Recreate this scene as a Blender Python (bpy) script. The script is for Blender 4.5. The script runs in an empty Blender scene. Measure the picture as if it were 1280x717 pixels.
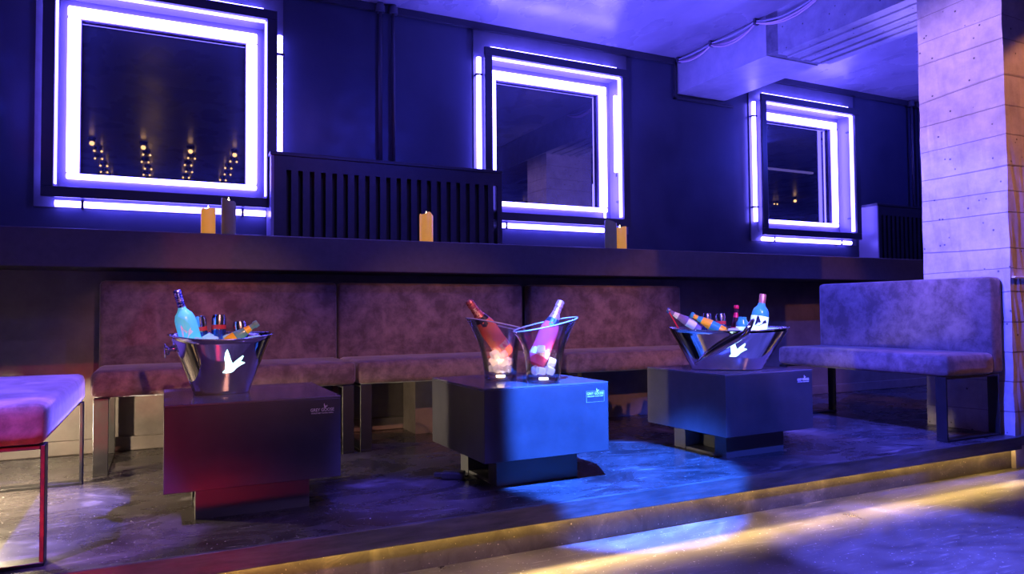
import bpy, bmesh, math, random
from math import sin, cos, pi, radians as R
from mathutils import Vector, Matrix

random.seed(7)
sc = bpy.context.scene
COL = sc.collection

# ------------------------------------------------------------------ materials
def new_mat(name):
    m = bpy.data.materials.new(name)
    m.use_nodes = True
    nt = m.node_tree
    b = nt.nodes['Principled BSDF']
    return m, nt, b

def setp(b, **k):
    names = dict(color='Base Color', rough='Roughness', metal='Metallic', spec='Specular IOR Level', trans='Transmission Weight',
                 ior='IOR', sheen='Sheen Weight', coat='Coat Weight', coatr='Coat Roughness', emit='Emission Color', estr='Emission Strength',
                 alpha='Alpha', sss='Subsurface Weight', sheenr='Sheen Roughness', sheent='Sheen Tint')
    for n, v in k.items():
        if n in ('color', 'emit', 'sheent') and len(v) == 3: v = (*v, 1)
        b.inputs[names[n]].default_value = v

def simple(name, color, rough=.5, **k):
    m, nt, b = new_mat(name)
    setp(b, color=color, rough=rough, **k)
    return m

def emis(name, color, strength):
    m, nt, b = new_mat(name)
    setp(b, color=(0, 0, 0), rough=.5, emit=color, estr=strength)
    return m

def noisy(name, c1, c2, scale=4., rough=(.3, .6), bump=.1, detail=8., stretch=(1, 1, 1), rscale=None, dist=.02, contrast=(.35, .65), coord='Object', **k):
    m, nt, b = new_mat(name)
    N = nt.nodes; L = nt.links
    tc = N.new('ShaderNodeTexCoord'); mp = N.new('ShaderNodeMapping')
    mp.inputs['Scale'].default_value = stretch
    L.new(tc.outputs[coord], mp.inputs['Vector'])
    n1 = N.new('ShaderNodeTexNoise'); n1.inputs['Scale'].default_value = scale; n1.inputs['Detail'].default_value = detail
    n1.inputs['Roughness'].default_value = .65
    L.new(mp.outputs[0], n1.inputs['Vector'])
    cr = N.new('ShaderNodeValToRGB')
    cr.color_ramp.elements[0].position = contrast[0]; cr.color_ramp.elements[0].color = (*c1, 1)
    cr.color_ramp.elements[1].position = contrast[1]; cr.color_ramp.elements[1].color = (*c2, 1)
    L.new(n1.outputs['Fac'], cr.inputs[0]); L.new(cr.outputs[0], b.inputs['Base Color'])
    n2 = N.new('ShaderNodeTexNoise'); n2.inputs['Scale'].default_value = rscale or scale * 2.3; n2.inputs['Detail'].default_value = 6
    L.new(mp.outputs[0], n2.inputs['Vector'])
    mr = N.new('ShaderNodeMapRange'); mr.inputs[1].default_value = .3; mr.inputs[2].default_value = .7
    mr.inputs[3].default_value = rough[0]; mr.inputs[4].default_value = rough[1]
    L.new(n2.outputs['Fac'], mr.inputs[0]); L.new(mr.outputs[0], b.inputs['Roughness'])
    if bump:
        bp = N.new('ShaderNodeBump'); bp.inputs['Strength'].default_value = bump; bp.inputs['Distance'].default_value = dist
        L.new(n2.outputs['Fac'], bp.inputs['Height']); L.new(bp.outputs[0], b.inputs['Normal'])
    setp(b, **k)
    return m

NEON_C = (.13, .10, 1.0)
M = {}
M['neon'] = emis('neon_violet', NEON_C, 30)
M['neon_soft'] = emis('led_strip_violet', NEON_C, 18)
M['wall'] = noisy('wall_dark_paint', (.034, .04, .07), (.046, .052, .088), 3, (.3, .42), .05)
M['plate'] = noisy('window_plate_paint', (.12, .12, .15), (.16, .16, .2), 5, (.35, .5), .08)
M['frame'] = simple('dark_frame_paint', (.03, .032, .05), .35)
M['casing'] = simple('casing_paint', (.22, .2, .27), .35)
M['cornice'] = simple('dark_cornice_paint', (.03, .03, .045), .35)
M['pane'] = simple('dark_mirror_glass', (.014, .017, .03), .015, ior=2.05)
M['ceiling'] = noisy('painted_concrete_ceiling', (.22, .2, .26), (.5, .46, .56), 1.3, (.2, .38), .25, dist=.03, spec=.9, coat=.4, coatr=.3, stretch=(1, .6, 1), contrast=(.3, .72))
M['beam_plaster'] = noisy('beam_plaster', (.34, .33, .4), (.46, .44, .5), 6, (.3, .45), .08, spec=.8)
M['beam_dark'] = noisy('beam_dark_band', (.1, .1, .13), (.2, .19, .23), 12, (.5, .7), .2)
M['ledge'] = noisy('ledge_dark_lacquer', (.055, .045, .055), (.07, .058, .068), 30, (.4, .5), .03)
M['radiator'] = noisy('radiator_cover_paint', (.02, .019, .026), (.028, .026, .034), 20, (.35, .45), .03)
M['radiator_side'] = simple('radiator_side_lit_tone', (.32, .3, .36), .32, metal=0)  # side panel coloured pale for the window neon falling on it
M['black'] = simple('matt_black', (.012, .012, .014), .6)
M['lowerwall'] = noisy('lower_wall_paint', (.1, .08, .075), (.16, .13, .12), 5, (.35, .55), .15, dist=.01)
M['leg'] = noisy('black_flat_steel', (.008, .0075, .009), (.014, .013, .015), 20, (.35, .5), .03)
M['pipe'] = simple('pipe_paint', (.07, .07, .1), .3)
M['nosing'] = noisy('nosing_black_rubber', (.03, .028, .03), (.09, .08, .085), 14, (.3, .5), .1, stretch=(.3, 2, 2), coord='Object')
M['steel'] = simple('polished_steel', (.72, .7, .72), .07, metal=1)
M['steel_dark'] = simple('polished_steel_inside', (.55, .55, .6), .12, metal=1)
M['emblem'] = emis('glowing_emblem', (.55, .95, 1.0), 3.2)
M['print'] = simple('silver_print', (.75, .72, .75), .5)
M['cable'] = simple('pink_white_cable', (.8, .55, .7), .4)
M['cable_blue'] = simple('grey_cable', (.4, .38, .5), .4)
M['clip'] = simple('dark_clip', (.06, .055, .08), .4)
M['ledyellow'] = emis('warm_led_strip', (1., .62, .13), 28)
M['strip_dim'] = emis('dim_violet_strip', (.3, .22, 1), 2)
M['reflect_amber'] = emis('amber_reflection_tube', (1., .55, .22), 10)  # for the added tube that the steel buckets reflect
M['lamp'] = emis('warm_bulb', (1., .52, .2), 14)
M['frost'] = simple('frosted_turquoise_glass', (.3, .72, .78), .35, trans=.0, sss=.0)
M['frost_glow'] = new_mat('frosted_bottle_painted_glow')[0]
setp(M['frost_glow'].node_tree.nodes['Principled BSDF'], color=(.12, .6, .68), rough=.3, emit=(.04, .5, .62), estr=.5)  # backlight from the bucket put in as emission
M['navyfoil'] = noisy('navy_foil', (.02, .04, .2), (.4, .42, .6), 70, (.2, .35), 0, metal=.7, stretch=(1, 1, 2), contrast=(.5, .56))
M['can_silver'] = simple('can_silver', (.55, .57, .66), .18, metal=1)
M['can_blue'] = simple('can_blue', (.05, .1, .5), .25, metal=.8)
M['can_red'] = simple('can_red', (.55, .03, .04), .35)
M['soda_glass'] = simple('green_tint_glass', (.25, .5, .42), .1, trans=.35)
M['orange'] = simple('orange_juice', (.95, .42, .02), .3, emit=(1, .35, 0), estr=.15)  # faint glow added to the juice colour
M['cola'] = simple('dark_cola_glass', (.05, .012, .02), .08)
M['violetglass'] = simple('violet_clear_glass', (.35, .25, .55), .08, trans=.3)
M['red'] = simple('red_plastic', (.75, .01, .06), .35)
M['white'] = simple('white_paper', (.85, .88, .9), .5)
M['whiteglow'] = simple('white_label_painted_glow', (.8, .9, .9), .5, emit=(.6, .95, 1), estr=.7)  # light on the white label put in as emission
M['teal'] = simple('teal_glass', (.05, .35, .38), .15)
M['cork'] = simple('copper_cap', (.55, .22, .12), .35, metal=.5)
M['blackprint'] = simple('black_print', (.01, .012, .03), .4)
M['rosefoil'] = noisy('rose_foil', (.6, .13, .13), (.82, .27, .24), 40, (.22, .35), .1, metal=.6, dist=.003)
M['roseglass'] = simple('rose_wine_glass', (.85, .16, .28), .07, trans=.25)
M['roseglass_warm'] = simple('rose_glass_warm_tint', (.95, .28, .14), .07, trans=.35)
M['goldprint'] = simple('gold_print', (.95, .72, .4), .35, metal=.3)
M['label_rose'] = noisy('gold_sparkle_label', (.85, .16, .22), (1, .72, .35), 60, (.3, .45), 0, contrast=(.45, .6), stretch=(1, 1, .45))
M['seal'] = simple('black_seal', (.02, .015, .02), .35)
M['steelstrip'] = simple('brushed_strip', (.7, .68, .8), .35, metal=.2)
M['adapter'] = simple('black_adapter_plastic', (.05, .045, .055), .3)
M['flame'] = emis('candle_flame', (1, .75, .4), 6)
M['wick'] = M['black']

# ice
def ice_mat():
    m, nt, b = new_mat('clear_ice')
    N = nt.nodes; L = nt.links
    setp(b, color=(.86, .88, .95), rough=.12, spec=.6)
    tr = N.new('ShaderNodeBsdfTranslucent'); tr.inputs[0].default_value = (.92, .93, 1, 1)
    tp = N.new('ShaderNodeBsdfTransparent')
    mx = N.new('ShaderNodeMixShader'); mx.inputs[0].default_value = .5
    mx2 = N.new('ShaderNodeMixShader'); mx2.inputs[0].default_value = .22
    L.new(b.outputs[0], mx.inputs[1]); L.new(tr.outputs[0], mx.inputs[2])
    L.new(mx.outputs[0], mx2.inputs[1]); L.new(tp.outputs[0], mx2.inputs[2])
    L.new(mx2.outputs[0], N['Material Output'].inputs[0])
    return m
M['ice'] = ice_mat()

def acrylic_mat():
    m, nt, b = new_mat('clear_acrylic')
    N = nt.nodes; L = nt.links
    gl = N.new('ShaderNodeBsdfGlossy'); gl.inputs['Roughness'].default_value = .04; gl.inputs[0].default_value = (1, 1, 1, 1)
    tp = N.new('ShaderNodeBsdfTransparent'); tp.inputs[0].default_value = (.93, .93, .96, 1)
    lw = N.new('ShaderNodeLayerWeight'); lw.inputs[0].default_value = .28
    mr = N.new('ShaderNodeMapRange'); mr.inputs[3].default_value = .07; mr.inputs[4].default_value = .85
    L.new(lw.outputs['Fresnel'], mr.inputs[0])
    mx = N.new('ShaderNodeMixShader')
    L.new(mr.outputs[0], mx.inputs[0]); L.new(tp.outputs[0], mx.inputs[1]); L.new(gl.outputs[0], mx.inputs[2])
    L.new(mx.outputs[0], N['Material Output'].inputs[0])
    return m
M['acrylic'] = acrylic_mat()

# bottle glass holding rose wine: lets light from the lit ice through
def wine_mat(name, col):
    m, nt, b = new_mat(name)
    N = nt.nodes; L = nt.links
    setp(b, color=col, rough=.06, spec=.7, coat=.5, coatr=.05)
    tr = N.new('ShaderNodeBsdfTranslucent'); tr.inputs[0].default_value = (*col, 1)
    mx = N.new('ShaderNodeMixShader'); mx.inputs[0].default_value = .45
    L.new(b.outputs[0], mx.inputs[1]); L.new(tr.outputs[0], mx.inputs[2])
    L.new(mx.outputs[0], N['Material Output'].inputs[0])
    return m
M['roseglass'] = wine_mat('rose_wine_bottle_glass', (.9, .1, .17))
M['roseglass_warm'] = wine_mat('warm_tinted_rose_bottle_glass', (.98, .3, .16))  # amber tint holds the warm ice light on this rose bottle

def velvet():
    m, nt, b = new_mat('brown_velvet')
    N = nt.nodes; L = nt.links
    tc = N.new('ShaderNodeTexCoord')
    n = N.new('ShaderNodeTexNoise'); n.inputs['Scale'].default_value = 9; n.inputs['Detail'].default_value = 9; n.inputs['Roughness'].default_value = .7
    n.inputs['Distortion'].default_value = .25
    L.new(tc.outputs['Object'], n.inputs['Vector'])
    cr = N.new('ShaderNodeValToRGB')
    cr.color_ramp.elements[0].position = .4; cr.color_ramp.elements[0].color = (.1, .068, .07, 1)
    cr.color_ramp.elements[1].position = .64; cr.color_ramp.elements[1].color = (.235, .16, .16, 1)
    L.new(n.outputs['Fac'], cr.inputs[0]); L.new(cr.outputs[0], b.inputs['Base Color'])
    setp(b, rough=.8, sheen=.5, sheenr=.35, spec=.15)
    bp = N.new('ShaderNodeBump'); bp.inputs['Strength'].default_value = .12; bp.inputs['Distance'].default_value = .01
    L.new(n.outputs['Fac'], bp.inputs['Height']); L.new(bp.outputs[0], b.inputs['Normal'])
    return m
M['velvet'] = velvet()

def floor_mat(name, c1, c2, c3, scale, rough):
    # polished concrete, scuffed in pale streaks
    m, nt, b = new_mat(name)
    N = nt.nodes; L = nt.links
    tc = N.new('ShaderNodeTexCoord')
    mp = N.new('ShaderNodeMapping'); mp.inputs['Scale'].default_value = (.8, 1.3, 1); mp.inputs['Rotation'].default_value = (0, 0, .3)
    L.new(tc.outputs['Object'], mp.inputs[0])
    n1 = N.new('ShaderNodeTexNoise'); n1.inputs['Scale'].default_value = scale; n1.inputs['Detail'].default_value = 10; n1.inputs['Roughness'].default_value = .68
    n1.inputs['Distortion'].default_value = .8
    L.new(mp.outputs[0], n1.inputs['Vector'])
    cr = N.new('ShaderNodeValToRGB')
    e = cr.color_ramp.elements
    e[0].position = .36; e[0].color = (*c1, 1); e[1].position = .8; e[1].color = (*c3, 1)
    k = e.new(.58); k.color = (*c2, 1)
    L.new(n1.outputs['Fac'], cr.inputs[0])
    # fine scratches
    mp2 = N.new('ShaderNodeMapping'); mp2.inputs['Scale'].default_value = (6, 60, 1); mp2.inputs['Rotation'].default_value = (0, 0, -.35)
    L.new(tc.outputs['Object'], mp2.inputs[0])
    n2 = N.new('ShaderNodeTexNoise'); n2.inputs['Scale'].default_value = 1.2; n2.inputs['Detail'].default_value = 5
    L.new(mp2.outputs[0], n2.inputs['Vector'])
    r2 = N.new('ShaderNodeValToRGB'); r2.color_ramp.elements[0].position = .62; r2.color_ramp.elements[1].position = .78
    r2.color_ramp.elements[1].color = (.5, .5, .5, 1)
    L.new(n2.outputs['Fac'], r2.inputs[0])
    mx = N.new('ShaderNodeMix'); mx.data_type = 'RGBA'
    L.new(r2.outputs[0], mx.inputs['Factor']); L.new(cr.outputs[0], mx.inputs['A']); mx.inputs['B'].default_value = (*[min(1, c * 1.5) for c in c3], 1)
    # speckles
    vo = N.new('ShaderNodeTexNoise'); vo.inputs['Scale'].default_value = 90; vo.inputs['Detail'].default_value = 2
    L.new(tc.outputs['Object'], vo.inputs['Vector'])
    r3 = N.new('ShaderNodeValToRGB'); r3.color_ramp.elements[0].position = .68; r3.color_ramp.elements[1].position = .74
    L.new(vo.outputs['Fac'], r3.inputs[0])
    mx2 = N.new('ShaderNodeMix'); mx2.data_type = 'RGBA'
    L.new(r3.outputs[0], mx2.inputs['Factor']); L.new(mx.outputs['Result'], mx2.inputs['A']); mx2.inputs['B'].default_value = (*[min(1, c * 1.7) for c in c3], 1)
    L.new(mx2.outputs['Result'], b.inputs['Base Color'])
    mr = N.new('ShaderNodeMapRange'); mr.inputs[1].default_value = .3; mr.inputs[2].default_value = .7
    mr.inputs[3].default_value = rough[0]; mr.inputs[4].default_value = rough[1]
    L.new(n1.outputs['Fac'], mr.inputs[0]); L.new(mr.outputs[0], b.inputs['Roughness'])
    bp = N.new('ShaderNodeBump'); bp.inputs['Strength'].default_value = .12; bp.inputs['Distance'].default_value = .01
    L.new(n1.outputs['Fac'], bp.inputs['Height']); L.new(bp.outputs[0], b.inputs['Normal'])
    setp(b, spec=.5)
    return m
M['deck'] = floor_mat('deck_dark_polished_concrete', (.022, .019, .02), (.06, .052, .054), (.3, .27, .28), 3.4, (.16, .4))
M['floor'] = floor_mat('lower_floor_concrete', (.05, .045, .05), (.12, .11, .12), (.34, .32, .34), 3.2, (.25, .5))
M['riser'] = floor_mat('riser_concrete', (.06, .05, .04), (.11, .095, .08), (.26, .22, .18), 9, (.3, .5))

def concrete(name, c1, c2, pitch, axis_rot=0., pits=True):
    # board-marked concrete: horizontal joints at uneven heights, air holes
    m, nt, b = new_mat(name)
    N = nt.nodes; L = nt.links
    tc = N.new('ShaderNodeTexCoord')
    sx = N.new('ShaderNodeSeparateXYZ'); L.new(tc.outputs['Object'], sx.inputs[0])
    n1 = N.new('ShaderNodeTexNoise'); n1.inputs['Scale'].default_value = 7; n1.inputs['Detail'].default_value = 10; n1.inputs['Roughness'].default_value = .66
    L.new(tc.outputs['Object'], n1.inputs['Vector'])
    cr = N.new('ShaderNodeValToRGB'); cr.color_ramp.elements[0].position = .3; cr.color_ramp.elements[0].color = (*c1, 1)
    cr.color_ramp.elements[1].position = .7; cr.color_ramp.elements[1].color = (*c2, 1)
    L.new(n1.outputs['Fac'], cr.inputs[0])
    # joint lines: v = frac((z + wobble)/pitch)
    n0 = N.new('ShaderNodeTexNoise'); n0.inputs['Scale'].default_value = 1.6; n0.inputs['Detail'].default_value = 3
    cz = N.new('ShaderNodeCombineXYZ'); L.new(sx.outputs[{0: 'Z', 1: 'X', 2: 'Y'}[axis_rot]], cz.inputs[2])
    sc_ = N.new('ShaderNodeVectorMath'); sc_.operation = 'MULTIPLY'; sc_.inputs[1].default_value = (.12, .12, .12); L.new(tc.outputs['Object'], sc_.inputs[0])
    ad0 = N.new('ShaderNodeVectorMath'); ad0.operation = 'ADD'; L.new(cz.outputs[0], ad0.inputs[0]); L.new(sc_.outputs[0], ad0.inputs[1])
    L.new(ad0.outputs[0], n0.inputs['Vector'])
    mu = N.new('ShaderNodeMath'); mu.operation = 'MULTIPLY_ADD'; mu.inputs[1].default_value = .4
    L.new(n0.outputs['Fac'], mu.inputs[0]); L.new(sx.outputs[{0: 'Z', 1: 'X', 2: 'Y'}[axis_rot]], mu.inputs[2])
    dv = N.new('ShaderNodeMath'); dv.operation = 'DIVIDE'; dv.inputs[1].default_value = pitch; L.new(mu.outputs[0], dv.inputs[0])
    fr = N.new('ShaderNodeMath'); fr.operation = 'FRACT'; L.new(dv.outputs[0], fr.inputs[0])
    ln = N.new('ShaderNodeValToRGB'); e = ln.color_ramp.elements
    e[0].position = 0.0; e[0].color = (0, 0, 0, 1); e[1].position = .045; e[1].color = (1, 1, 1, 1)
    L.new(fr.outputs[0], ln.inputs[0])
    mx = N.new('ShaderNodeMix'); mx.data_type = 'RGBA'; mx.inputs['A'].default_value = (*[c * .6 for c in c1], 1)
    L.new(ln.outputs[0], mx.inputs['Factor']); L.new(cr.outputs[0], mx.inputs['B'])
    # pits
    vo = N.new('ShaderNodeTexVoronoi'); vo.inputs['Scale'].default_value = 15
    L.new(tc.outputs['Object'], vo.inputs['Vector'])
    pr = N.new('ShaderNodeValToRGB'); pr.color_ramp.elements[0].position = .07; pr.color_ramp.elements[0].color = (0, 0, 0, 1)
    pr.color_ramp.elements[1].position = .11; pr.color_ramp.elements[1].color = (1, 1, 1, 1)
    L.new(vo.outputs['Distance'], pr.inputs[0])
    mx2 = N.new('ShaderNodeMix'); mx2.data_type = 'RGBA'; mx2.inputs['A'].default_value = (*[c * .35 for c in c1], 1)
    L.new(pr.outputs[0], mx2.inputs['Factor']); L.new(mx.outputs['Result'], mx2.inputs['B'])
    L.new(mx2.outputs['Result'], b.inputs['Base Color'])
    ad = N.new('ShaderNodeMath'); ad.operation = 'MULTIPLY_ADD'; ad.inputs[1].default_value = .5
    L.new(n1.outputs['Fac'], ad.inputs[0]); L.new(ln.outputs[0], ad.inputs[2])
    ad2 = N.new('ShaderNodeMath'); ad2.operation = 'ADD'; L.new(ad.outputs[0], ad2.inputs[0]); L.new(pr.outputs[0], ad2.inputs[1])
    bp = N.new('ShaderNodeBump'); bp.inputs['Strength'].default_value = .4; bp.inputs['Distance'].default_value = .012
    L.new(ad2.outputs[0], bp.inputs['Height']); L.new(bp.outputs[0], b.inputs['Normal'])
    setp(b, rough=.62, spec=.35)
    return m
M['pillar'] = concrete('board_marked_concrete_pillar', (.33, .285, .32), (.56, .49, .52), .16)
M['beam_rough'] = concrete('board_marked_concrete_beam', (.26, .25, .3), (.44, .42, .48), .17, 1)

def table_mat():
    return noisy('table_dark_lacquer', (.042, .038, .043), (.06, .054, .06), 6, (.28, .36), .02)
M['table'] = table_mat()
M['tabletop'] = noisy('table_top_gloss', (.09, .08, .1), (.14, .125, .15), 5, (.07, .16), .02)
M['tabledge'] = simple('table_base_lacquer', (.09, .085, .085), .4)

def wax(name, col, emit, estr):  # emission stands in for candlelight glowing through the wax
    m, nt, b = new_mat(name)
    setp(b, color=col, rough=.45, emit=emit, estr=estr)
    N = nt.nodes; L = nt.links
    tc = N.new('ShaderNodeTexCoord'); n = N.new('ShaderNodeTexNoise'); n.inputs['Scale'].default_value = 22; n.inputs['Detail'].default_value = 4
    L.new(tc.outputs['Object'], n.inputs['Vector'])
    mx = N.new('ShaderNodeMix'); mx.data_type = 'RGBA'; mx.inputs['A'].default_value = (*[c * .55 for c in col], 1); mx.inputs['B'].default_value = (*col, 1)
    L.new(n.outputs['Fac'], mx.inputs['Factor']); L.new(mx.outputs['Result'], b.inputs['Base Color'])
    return m
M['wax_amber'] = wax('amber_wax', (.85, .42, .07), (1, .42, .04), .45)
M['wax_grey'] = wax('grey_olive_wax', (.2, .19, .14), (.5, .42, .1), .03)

# ------------------------------------------------------------------ mesh helpers
def put(name, bm, mat, parent=None, smooth=False, loc=None, recalc=True):
    if recalc: bmesh.ops.recalc_face_normals(bm, faces=bm.faces[:])
    me = bpy.data.meshes.new(name)
    bm.to_mesh(me); bm.free()
    mats = mat if isinstance(mat, (list, tuple)) else [mat]
    for m in mats: me.materials.append(m)
    if smooth:
        for p in me.polygons: p.use_smooth = True
        if smooth != 'all':
            me.set_sharp_from_angle(angle=R(smooth if smooth is not True else 38))
    o = bpy.data.objects.new(name, me)
    COL.objects.link(o)
    if parent: o.parent = parent
    if loc: o.location = loc
    return o

def box(bm, x0, x1, y0, y1, z0, z1, bev=0., seg=2, mi=0):
    r = bmesh.ops.create_cube(bm, size=1)
    vs = r['verts']
    for v in vs:
        v.co = Vector(((x0 + x1) / 2 + v.co.x * (x1 - x0), (y0 + y1) / 2 + v.co.y * (y1 - y0), (z0 + z1) / 2 + v.co.z * (z1 - z0)))
    fs = set(f for v in vs for f in v.link_faces)
    for f in fs: f.material_index = mi
    if bev:
        es = list(set(e for v in vs for e in v.link_edges))
        bmesh.ops.bevel(bm, geom=es, offset=bev, segments=seg, profile=.5, affect='EDGES')
    return bm

def boxes(*bs, bev=0., seg=2):
    bm = bmesh.new()
    for b in bs: box(bm, *b, bev=bev, seg=seg)
    return bm

def lathe(bm, prof, n=32, mat=None, cap=True):
    """profile [(radius, z)] about +Z; mat = 4x4 applied"""
    rings = []
    for r, z in prof:
        if r < 1e-6:
            rings.append([bm.verts.new((0, 0, z))])
        else:
            rings.append([bm.verts.new((r * cos(2 * pi * i / n), r * sin(2 * pi * i / n), z)) for i in range(n)])
    for a, b in zip(rings, rings[1:]):
        if len(a) == 1 and len(b) == 1: continue
        for i in range(n):
            j = (i + 1) % n
            if len(a) == 1: bm.faces.new((a[0], b[i], b[j]))
            elif len(b) == 1: bm.faces.new((a[i], a[j], b[0]))
            else: bm.faces.new((a[i], a[j], b[j], b[i]))
    if cap:
        for rg in (rings[0], rings[-1]):
            if len(rg) > 2:
                try: bm.faces.new(rg)
                except ValueError: pass
    vs = [v for rg in rings for v in rg]
    if mat is not None:
        for v in vs: v.co = mat @ v.co
    return bm

def tube(bm, pts, r, n=8, closed=False):
    pts = [Vector(p) for p in pts]
    rings = []
    up = None
    for i, p in enumerate(pts):
        a = pts[i - 1] if i else (pts[-1] if closed else p)
        b = pts[(i + 1) % len(pts)] if (i < len(pts) - 1 or closed) else p
        t = (b - a).normalized()
        if up is None:
            up = Vector((0, 0, 1)) if abs(t.z) < .9 else Vector((1, 0, 0))
        s = t.cross(up).normalized(); u = s.cross(t).normalized(); up = u
        rings.append([bm.verts.new(p + r * (cos(2 * pi * k / n) * s + sin(2 * pi * k / n) * u)) for k in range(n)])
    pr = list(zip(rings, rings[1:])) + ([(rings[-1], rings[0])] if closed else [])
    for a, b in pr:
        for k in range(n):
            j = (k + 1) % n
            bm.faces.new((a[k], a[j], b[j], b[k]))
    if not closed:
        bm.faces.new(rings[0]); bm.faces.new(rings[-1])
    return bm

def tag(o, label=None, cat=None, group=None, kind=None):
    if label: o['label'] = label
    if cat: o['category'] = cat
    if group: o['group'] = group
    if kind: o['kind'] = kind
    return o

def empty(name, loc, rz=0., label=None, cat=None, group=None, kind=None):
    o = bpy.data.objects.new(name, None)
    o.empty_display_size = .1
    COL.objects.link(o)
    o.location = loc; o.rotation_euler = (0, 0, rz)
    return tag(o, label, cat, group, kind)

def copy_tree(o, parent=None):
    c = o.copy(); COL.objects.link(c)
    if parent: c.parent = parent
    for ch in list(o.children): copy_tree(ch, c)
    return c

def struct(name, bm, mat, label, cat, smooth=False):
    return tag(put(name, bm, mat, smooth=smooth), label, cat, kind='structure')

def axis_mat(base, top):
    base, top = Vector(base), Vector(top)
    z = (top - base).normalized()
    ref = Vector((.42, .9, 0)).normalized()   # local -Y faces the front of the room
    x = ref.cross(z).normalized() * 1.0
    y = z.cross(x)
    m = Matrix((x, y, z)).transposed().to_4x4()
    m.translation = base
    return m

def text_mesh(body, size, extrude=.0008, align='LEFT', bold=0.):
    cu = bpy.data.curves.new('lettering', 'FONT')
    cu.body = body; cu.size = size; cu.extrude = extrude; cu.align_x = align; cu.offset = bold
    cu.resolution_u = 3
    o = bpy.data.objects.new('lettering', cu)
    COL.objects.link(o)
    bpy.context.view_layer.update()
    me = bpy.data.meshes.new_from_object(o.evaluated_get(bpy.context.evaluated_depsgraph_get()))
    bpy.data.objects.remove(o); bpy.data.curves.remove(cu)
    bm = bmesh.new(); bm.from_mesh(me); bpy.data.meshes.remove(me)
    return bm

BIRD = [(405, 422), (414, 445), (422, 474), (433, 500), (447, 486), (463, 474), (483, 460), (476, 476), (466, 489), (492, 497), (470, 507), (450, 520), (436, 536), (425, 543), (404, 545), (385, 543), (396, 531), (404, 520), (398, 500), (392, 470), (396, 440)]
BIRD = [((x - 438) / 107, (484 - y) / 107) for x, y in BIRD]       # unit square, centred

# ------------------------------------------------------------------ room
Yw = 5.25; CZ = 3.035; LF = -.18
X0, X1, YB = -4.5, 14.5, -5.0
struct('floor', boxes((X0, X1, YB, 2.6, LF - .1, LF)), M['floor'], 'worn grey concrete lower floor in front of the lit step', 'floor')

plat = empty('platform', (0, 2.4, 0), 0, 'raised dark polished platform under benches and tables', 'platform', kind='structure')
o = put('deck', boxes((X0, X1, 2.388 - 2.4, 4.40 - 2.4, -.05, 0)), M['deck'], plat)
o = put('riser', boxes((X0, 4.285, 2.432 - 2.4, 2.6 - 2.4, LF, -.05)), M['riser'], plat)
tag(put('trim_1', boxes((X0, 4.283, 2.372, 2.388, -.066, .002), bev=.003), M['nosing']), 'dark nosing strip along the platform edge above the lit riser', 'trim', kind='structure')
tag(put('led_strip', boxes((X0, 4.27, 2.398, 2.409, -.060, -.051)), M['ledyellow']), 'warm yellow light strip tucked under the platform nosing', 'light strip')

struct('wall_lower', boxes((X0, X1, 4.36, 4.44, 0, .95)), M['lowerwall'], 'dark lower wall behind the wall benches under the ledge', 'wall')
bm = bmesh.new()
box(bm, X0, X1, 4.335, 4.36, 0, .075, bev=.006)
struct('baseboard_lower', bm, M['lowerwall'], 'low skirting along the wall behind the benches', 'baseboard')
bm = boxes((1.35, 1.93, 4.1, 4.335, 0, .33), (2.5, 3.05, 4.1, 4.335, 0, .33))
struct('wall_pier', bm, M['lowerwall'], 'boxed wall piers low under the wall benches', 'wall')
struct('ledge', boxes((X0, X1, 4.05, Yw + .02, .952, 1.14), bev=.006), M['ledge'], 'deep dark ledge running the whole wall above the benches', 'ledge')

WC = [(.015, 2.125), (2.953, 2.125), (5.866, 2.120)]
HO = .642
bm = bmesh.new()
xs = [X0] + [v for (cx, cz) in WC for v in (cx - HO, cx + HO)] + [X1]
for i in range(0, len(xs), 2): box(bm, xs[i], xs[i + 1], Yw, Yw + .3, 1.1, CZ)
for cx, cz in WC:
    box(bm, cx - HO, cx + HO, Yw, Yw + .3, 1.1, cz - HO); box(bm, cx - HO, cx + HO, Yw, Yw + .3, cz + HO, CZ)
struct('wall_back', bm, M['wall'], 'dark navy painted wall with three square windows', 'wall')
struct('wall_left', boxes((X0 - .1, X0, YB, Yw + .3, LF, CZ)), M['wall'], 'dark side wall left of the benches', 'wall')
struct('wall_right', boxes((X1, X1 + .1, YB, Yw + .3, LF, CZ)), M['wall'], 'dark side wall far beyond the concrete pillar', 'wall')
struct('wall_front', boxes((X0, X1, YB - .1, YB, LF, CZ)), M['wall'], 'dark wall across the room opposite the windows', 'wall')
struct('ceiling', boxes((X0, X1, YB, Yw + .3, CZ, CZ + .1)), M['ceiling'], 'rough painted concrete ceiling lit violet', 'ceiling')

# cornice along the back wall (with drop around the beam)
bm = boxes((X0, 4.22, Yw - .035, Yw, 2.978, CZ), (4.22, 4.24, Yw - .03, Yw, 2.66, 2.978), (4.22, 4.93, Yw - .03, Yw, 2.66, 2.68), (4.86, X1, Yw - .035, Yw, 2.978, CZ), bev=.004)
struct('trim_2', bm, M['cornice'], 'dark cornice strip where the window wall meets the ceiling', 'trim')

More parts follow.
